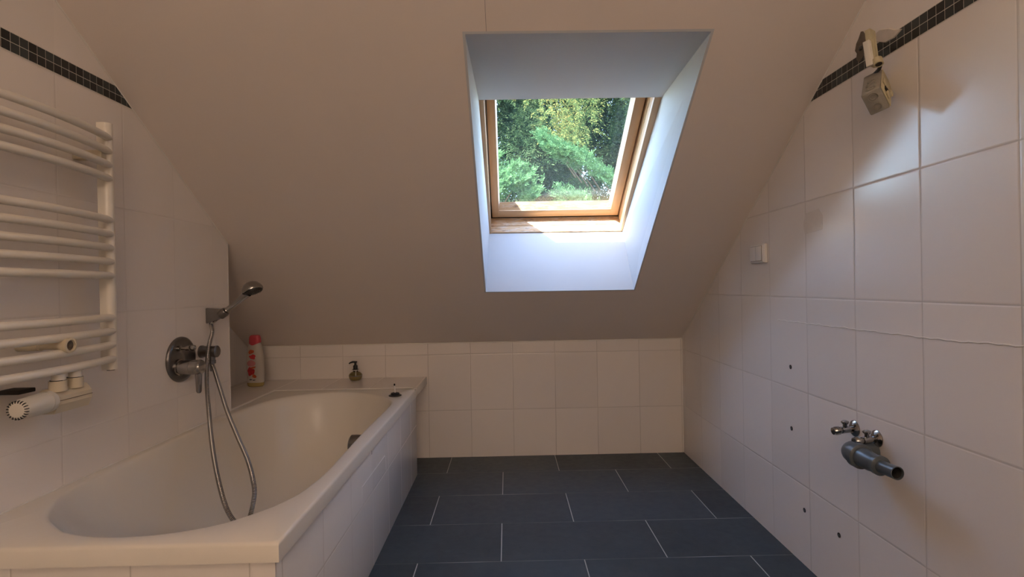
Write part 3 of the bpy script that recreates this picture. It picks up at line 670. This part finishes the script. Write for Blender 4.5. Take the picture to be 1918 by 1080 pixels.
b = MB(); b.lathe([(.0147, .004), (.0147, .052)], o_, ax_, 24, cap=False); b.lathe([(.0147, .004), (.0002, .0042)], o_, ax_, 24, cap=False); obj('pipe_bore', b, M['pvcin'], dp)

# clear adhesive remains and the pale line of old sealant
b = MB(); b.rings([[Vector((XR-d_, y, z)) for y, z in ((1.672, 1.158), (1.770, 1.153), (1.778, 1.185), (1.765, 1.222), (1.690, 1.228), (1.668, 1.20))] for d_ in (.0002, .0012)], True, True, False)
tag(obj('adhesive_film', b, M['clear']), 'clear film of old adhesive on the right wall beside the switch', 'adhesive remains')
b = MB(); ys = [1.96-.0115*k for k in range(84)]
b.tube([(XR-.0006, y, .8475+.0012*math.sin(k*1.7)+.0009*math.sin(k*.61)+max(0, 1.2-y)*.04) for k, y in enumerate(ys)], [.0012+.0007*abs(math.sin(k*2.1)) for k in range(84)], 6)
tag(obj('sealant_line', b, M['seal']), 'thin pale line of old sealant across the right wall at mid height', 'sealant remains')

# hole in the wall with bare plaster, torn-out strip, dangling junction box
b = MB()
DY, DZ = .022, .044
hp = [(1.452, 1.655), (1.462, 1.640), (1.472, 1.630), (1.478, 1.612), (1.470, 1.600), (1.474, 1.585), (1.462, 1.572), (1.448, 1.578), (1.437, 1.590), (1.430, 1.615), (1.436, 1.640), (1.444, 1.652)]
b.rings([[Vector((XR-.0018, 1.452+(y-1.452)*f, 1.612+(z-1.612)*f)) for y, z in hp] for f in (1, .05)], False, True, False); b.rings([[Vector((XR-d_, y, z)) for y, z in hp] for d_ in (.0001, .0018)], False, False, False)
for v in b.v: v.y += DY; v.z += DZ
tag(obj('wall_hole', b, M['rawplaster']), 'ragged dark cable hole broken into the mosaic border of the right wall', 'hole in the wall')
b = MB(); pp = [(1.445, 1.662), (1.40, 1.668), (1.365, 1.655), (1.342, 1.640), (1.318, 1.630), (1.345, 1.620), (1.378, 1.622), (1.41, 1.640), (1.44, 1.642)]
b.rings([[Vector((XR-.0002, y, z)) for y, z in pp], [Vector((XR-.0035, 1.39+(y-1.39)*.93, 1.643+(z-1.643)*.9)) for y, z in pp]], True, True, True)
tag(obj('plaster_patch', b, M['plaster']), 'smeared plaster patch over the mosaic border of the right wall', 'plaster patch')

V0 = Vector((.9235, 1.270, 1.4685))
e1 = Vector((.038, .015, -.0503)).normalized(); e3 = Vector((.0785, .1, .0867)); e3 = (e3-e1*e3.dot(e1)).normalized(); e2 = e3.cross(e1).normalized()
if e2.x > 0: e2 = -e2
Mb = Matrix((e1, e2, e3)).transposed()
jb = thing('junction_box', 'grey surface junction box dangling open from its cable on the right wall', 'junction box', tuple(V0))
la, lb, lc = .064, .043, .148
b = MB(); b.box((.0045, 0, 0), (la, lb, lc), .004, rot=Mb, at=V0); obj('box_body', b, M['boxplastic'], jb)
b = MB(); b.box((0.006, -.0022, .002), (la-.002, -.0001, lc-.002), .001, rot=Mb, at=V0); b.box((.010, -.007, .050), (.030, -.002, .080), .003, rot=Mb, at=V0); b.box((.030, -.0075, .012), (.046, -.002, .036), .003, rot=Mb, at=V0); b.box((.040, -.010, .045), (.056, -.002, .062), .003, rot=Mb, at=V0); obj('open_rim', b, M['boxyellow'], jb)
b = MB(); b.box((.022, -.0045, .030), (.048, -.0023, .058), .001, rot=Mb, at=V0); obj('opening', b, M['dark'], jb)
def knock(cx, cy, face, r):
    b = MB()
    if face == 'a': o_ = Mb @ Vector((.0045, cx, cy))+V0; ax_ = -e1
    else: o_ = Mb @ Vector((cx, cy, 0))+V0; ax_ = -e3
    for rr in (r, r*.62): b.lathe([(rr, -.0005), (rr, .0022), (rr-.0018, .0022), (rr-.0018, -.0005)], o_, ax_, 24, cap=False)
    obj('knockout_ring', b, M['boxplastic'], jb)
knock(.0215, .022, 'a', .012); knock(.0215, .050, 'a', .012); knock(.0215, .076, 'a', .010); knock(.020, .0215, 'b', .012); knock(.047, .0215, 'b', .010)
# white sleeve strip standing out of the hole, holding the cable
sv = thing('cable_sleeve', 'aged white plastic sleeve strip standing out of the hole above the junction box', 'cable sleeve', (.966, 1.346, 1.548))
def strip(p0, p1, wd, th, mat, name, side, grooves=0):
    p0, p1 = Vector(p0), Vector(p1); d = (p1-p0).normalized(); s_ = Vector(side); s_ = (s_-d*s_.dot(d)).normalized(); n_ = d.cross(s_)
    m_ = Matrix((s_, n_, d)).transposed(); b = MB(); b.box((-wd/2, -th/2, 0), (wd/2, th/2, (p1-p0).length), .0015, rot=m_, at=p0)
    for g_ in range(grooves): b.box((-wd/2+wd*(g_+.4)/grooves, -th/2-.0015, .004), (-wd/2+wd*(g_+.75)/grooves, -th/2+.001, (p1-p0).length-.004), .0006, rot=m_, at=p0)
    return obj(name, b, mat, sv)
E0 = Vector((.966, 1.346, 1.548))
strip(E0, E0+Vector((.0, .014, .098)), .026, .014, M['boxyellow'], 'front_strip', (.9, .5, 0), 2)
strip(E0+Vector((-.013, -.004, -.002)), E0+Vector((-.016, .004, .066)), .009, .016, M['cream'], 'side_strip', (.9, .5, 0), 1)
b = MB(); b.lathe([(.011, 0), (.011, .018), (.008, .018), (.008, .002)], E0+Vector((.000, -.012, .012)), (-.1, -.45, -1), 18); obj('mouth', b, M['boxyellow'], sv)
b = MB(); b.lathe([(.0078, 0), (.0078, .0175)], E0+Vector((.000, -.012, .012)), (-.1, -.45, -1), 14); obj('bore', b, M['dark'], sv)
b = MB(); b.tube(smooth_path([(XR-.001, 1.478, 1.650), (1.0, 1.44, 1.640), E0+Vector((.024, .03, .05)), E0+Vector((.016, .0, .0)), V0+Mb @ Vector((.01, .02, lc-.002))], 8), .0045, 8); obj('cable', b, M['black'], sv)

# crack in the slope above the skylight
b = MB(); b.box((-.0475, 0, 0), (-.0462, .0006, .0001)); b = MB(); ubox(-.0475, -.0464, 1.863, 2.3, -.0006, .001, 0, b=b)
o = obj('crack', b, M['jointdark'], bpy.data.objects['ceiling_slope'])

# ------------------------------------------------------------------ ceiling lamp behind the camera
lp = thing('ceiling_lamp', 'round opal glass ceiling lamp behind the camera', 'ceiling lamp', (-.05, -.45, HC))
b = MB(); b.lathe([(.155, 0), (.155, .02), (.15, .022)], (-.05, -.45, HC-.0005), (0, 0, -1), 40); obj('lamp_base', b, M['white'], lp)
t = NT('opal_glass'); t.set(Base_Color=(.9, .85, .75), Roughness=.4); t.b.inputs['Emission Color'].default_value = (1, .77, .60, 1); t.b.inputs['Emission Strength'].default_value = 8.6; M['opal'] = t.m
b = MB(); b.lathe([(.15, .0225), (.148, .045), (.13, .072), (.09, .09), (.04, .098), (.002, .10)], (-.05, -.45, HC-.0005), (0, 0, -1), 40); obj('lamp_shade', b, M['opal'], lp)

wl = thing('wall_fill_lamp', 'long opal fill lamp added on the unseen wall behind the camera', 'fill lamp', (.1, YR, 1.75))  # unseen lamp, added to light the back wall and slope more evenly
b = MB(); b.box((-.38, YR+.0005, 1.70), (.58, YR+.03, 1.80), .004); obj('lamp_base', b, M['chrome'], wl)
b = MB(); b.box((-.40, YR+.031, 1.66), (.60, YR+.12, 1.84), .03, seg=4); obj('lamp_shade', b, M['opal'], wl)

# ------------------------------------------------------------------ trees outside
def leaf_mat(name, cols, rough=.55, transl=.35):
    t = NT(name); g = t.n('ShaderNodeNewGeometry')
    r = t.n('ShaderNodeValToRGB'); e = r.color_ramp.elements; e[0].color = (*cols[0], 1); e[1].color = (*cols[-1], 1)
    for i, c in enumerate(cols[1:-1]): x = e.new((i+1)/(len(cols)-1)); x.color = (*c, 1)
    t.l(t.math('ADD', t.math('MULTIPLY', g.outputs['Random Per Island'], .55), t.math('MULTIPLY', t.noise(g.outputs['Position'], 2.2, 3), .5)), r.inputs[0])
    t.set(Base_Color=r.outputs[0], Roughness=.8); t.b.inputs['Specular IOR Level'].default_value = .08
    tl = t.n('ShaderNodeBsdfTranslucent'); t.l(r.outputs[0], tl.inputs[0])
    mx = t.n('ShaderNodeMixShader'); mx.inputs[0].default_value = transl; t.l(t.b.outputs[0], mx.inputs[1]); t.l(tl.outputs[0], mx.inputs[2]); t.l(mx.outputs[0], t.out.inputs[0]); return t.m
M['bark'] = simple('bark', (.10, .06, .04), .9, nscale=12, namt=.4)
M['leaf_dark'] = leaf_mat('thuja_leaf', [(.002, .006, .002), (.009, .022, .009), (.024, .046, .018), (.10, .13, .06)])
M['leaf_gold'] = leaf_mat('golden_leaf', [(.008, .024, .007), (.030, .055, .018), (.10, .115, .035), (.17, .12, .035)])
M['leaf_jun'] = leaf_mat('juniper_leaf', [(.012, .040, .014), (.045, .11, .040), (.10, .19, .08), (.19, .29, .14)])
def frond(b, base, d, up, L, wd, n):
    """a feathery spray: a thin stem with paired scale-leaf tips"""
    d = d.normalized(); s_ = d.cross(up)
    if s_.length < 1e-3: s_ = d.orthogonal()
    s_.normalize(); nrm = s_.cross(d)
    vs = []; fs = []
    for k in range(n):
        t = (k+.5)/n; p = base+d*L*t-Vector((0, 0, 1))*L*.12*t*t; ll = wd*(1-t*.75)*(.7+.6*random.random())
        for sg in (-1, 1):
            q = d*.62+s_*sg*.78+nrm*random.uniform(-.35, .35); q.normalize(); c = p+q*ll*.55; e = q.cross(nrm)*ll*.13; i = len(vs)
            vs += [p, c+e, p+q*ll, c-e]; fs.append([i, i+1, i+2, i+3])
    i = len(vs); tip = base+d*L-Vector((0, 0, 1))*L*.12
    vs += [tip-d*wd*.5, tip+s_*wd*.12, tip+d*wd*.5, tip-s_*wd*.12]; fs.append([i, i+1, i+2, i+3])
    b.add(vs, fs)
def conifer(x, y, z0, h, r, n, mat, label, seedv, droop=.3, fl=.21, group='conifers beyond the roof window', gz=None):
    random.seed(seedv); t_ = thing('conifer_tree', label, 'tree', (x, y, z0), group)
    b = MB(); b.tube([(x, y, z0), (x+.03, y, z0+h*.5), (x, y, z0+h*.98)], [.16, .10, .02], 10); obj('trunk', b, M['bark'], t_)
    b = MB()
    for k in range(n):
        u = random.random()**1.0 if k % 2 else random.uniform(.35, .8); z = z0+h*(.12+.88*u); rr = r*(1-u*.8)**.8
        a = random.uniform(0, 2*math.pi)
        if random.random() < .62: a = -math.pi/2+random.uniform(-1.5, 1.5)      # fuller towards the light
        wob = .82+.2*math.sin(3*a+z*1.7)+.12*math.sin(7*a-z*3.1); q = rr*wob*(1-.35*random.random()**2)
        p = Vector((x+q*math.cos(a), y+q*math.sin(a), z)); o_ = Vector((math.cos(a), math.sin(a), 0))
        d = o_*random.uniform(.3, 1)+Vector((random.uniform(-.5, .5), random.uniform(-.5, .5), random.uniform(-1, .45)-droop))
        frond(b, p, d, Vector((random.uniform(-.4, .4), -1, random.uniform(0, .8))), fl*random.uniform(.6, 1.4), fl*.36, 7)
    obj('foliage', b, mat, t_, clean=False)
conifer(-.3, 8.9, -2.9, 10.5, 2.5, 26000, M['leaf_dark'], 'broad dark green conifer filling the left of the skylight view', 3)
conifer(2.25, 8.9, -2.9, 10.8, 2.4, 23000, M['leaf_dark'], 'broad dark green conifer at the right of the skylight view', 4)
conifer(1.25, 10.6, -2.9, 12, 2.9, 19000, M['leaf_dark'], 'taller dark conifer standing behind the gap of the two front ones', 5)
conifer(-2.3, 9.4, -2.9, 10, 2.2, 2500, M['leaf_dark'], 'dark conifer outside to the left of the others', 6)
conifer(4.7, 9.8, -2.9, 10, 2.2, 2500, M['leaf_dark'], 'dark conifer outside to the right of the others', 8)
# golden conifer top centre
random.seed(12); t_ = thing('golden_conifer', 'yellowish green conifer with hanging sprays at the top of the skylight view', 'tree', (1.25, 8.9, -2.9))
b = MB(); b.tube([(1.25, 8.9, -2.9), (1.25, 8.8, 1.5), (1.2, 8.7, 5.6)], [.12, .08, .02], 8); obj('trunk', b, M['bark'], t_)
b = MB()
for k in range(800):
    z = random.uniform(2.7, 5.2); wr = .16+.42*min(1, (z-2.6)/1.4); x = .88+random.gauss(0, 1)*wr*.6; y = 6.7+abs(random.gauss(0, .35))+abs(x-.95)*.25
    if z < 2.75+abs(x-.9)*.9+.15*math.sin(x*9): continue
    frond(b, Vector((x, y, z)), Vector((random.uniform(-.6, .6), random.uniform(-.8, .1), random.uniform(-1.3, -.1))), Vector((random.uniform(-.4, .4), -1, .3)), .20*random.uniform(.6, 1.3), .055, 9)
obj('foliage', b, M['leaf_gold'], t_, clean=False)
# juniper with feathery branches close to the roof
random.seed(21); ju = thing('juniper_tree', 'bright green juniper with feathery branches close outside the skylight', 'tree', (.9, 6.4, -2.9))
b = MB(); b.tube([(.9, 6.4, -2.9), (.85, 6.3, -.5), (.8, 6.2, 1.2), (.8, 6.1, 1.8)], [.10, .08, .05, .02], 10); obj('trunk', b, M['bark'], ju)
b = MB(); bs = MB()
TG = [(.38, 5.4, 2.56), (.45, 5.45, 2.50), (.52, 5.4, 2.46), (.60, 5.45, 2.40), (.66, 5.4, 2.41), (.80, 5.4, 2.34), (.93, 5.45, 2.25), (1.08, 5.5, 2.16), (-.10, 5.4, 2.36), (-.04, 5.4, 2.18), (.12, 5.4, 2.24), (.25, 5.4, 2.18), (.20, 5.35, 2.10), (-.08, 5.35, 2.04), (.05, 5.35, 2.10), (.55, 5.4, 1.97), (.32, 5.4, 2.0), (.75, 5.4, 1.94), (1.4, 5.6, 2.2), (1.6, 5.7, 1.9), (-.5, 5.4, 2.1), (-.7, 5.5, 1.8)]
for tx, ty, tz in TG:
    p0 = Vector((tx+.42, 5.9, tz-.34)) if tx > .36 else Vector((tx-.30, 5.75, tz-.32))
    p3 = Vector((tx, ty, tz)); pm = p0.lerp(p3, .55)+Vector((0, 0, .04))
    pts = smooth_path([p0, pm, p3], 8); bs.tube(pts, [.006*(1-k/len(pts))+.002 for k in range(len(pts))], 5)
    for k in range(8, len(pts)):
        t = k/len(pts); dirv = (pts[k]-pts[k-1]).normalized()
        for j in range(15):
            d = dirv*random.uniform(.3, 1)+Vector((random.uniform(-1, 1), random.uniform(-.7, .4), random.uniform(-.4, 1.0)))*.75
            frond(b, pts[k]+Vector((random.gauss(0, .035), random.gauss(0, .03), random.gauss(0, .03))), d, Vector((random.uniform(-.5, .5), -1, random.uniform(-.2, .6))), .10*random.uniform(.6, 1.3)*(1.2-.5*t), .034, 7)
obj('branch', bs, M['bark'], ju); obj('foliage', b, M['leaf_jun'], ju, clean=False)
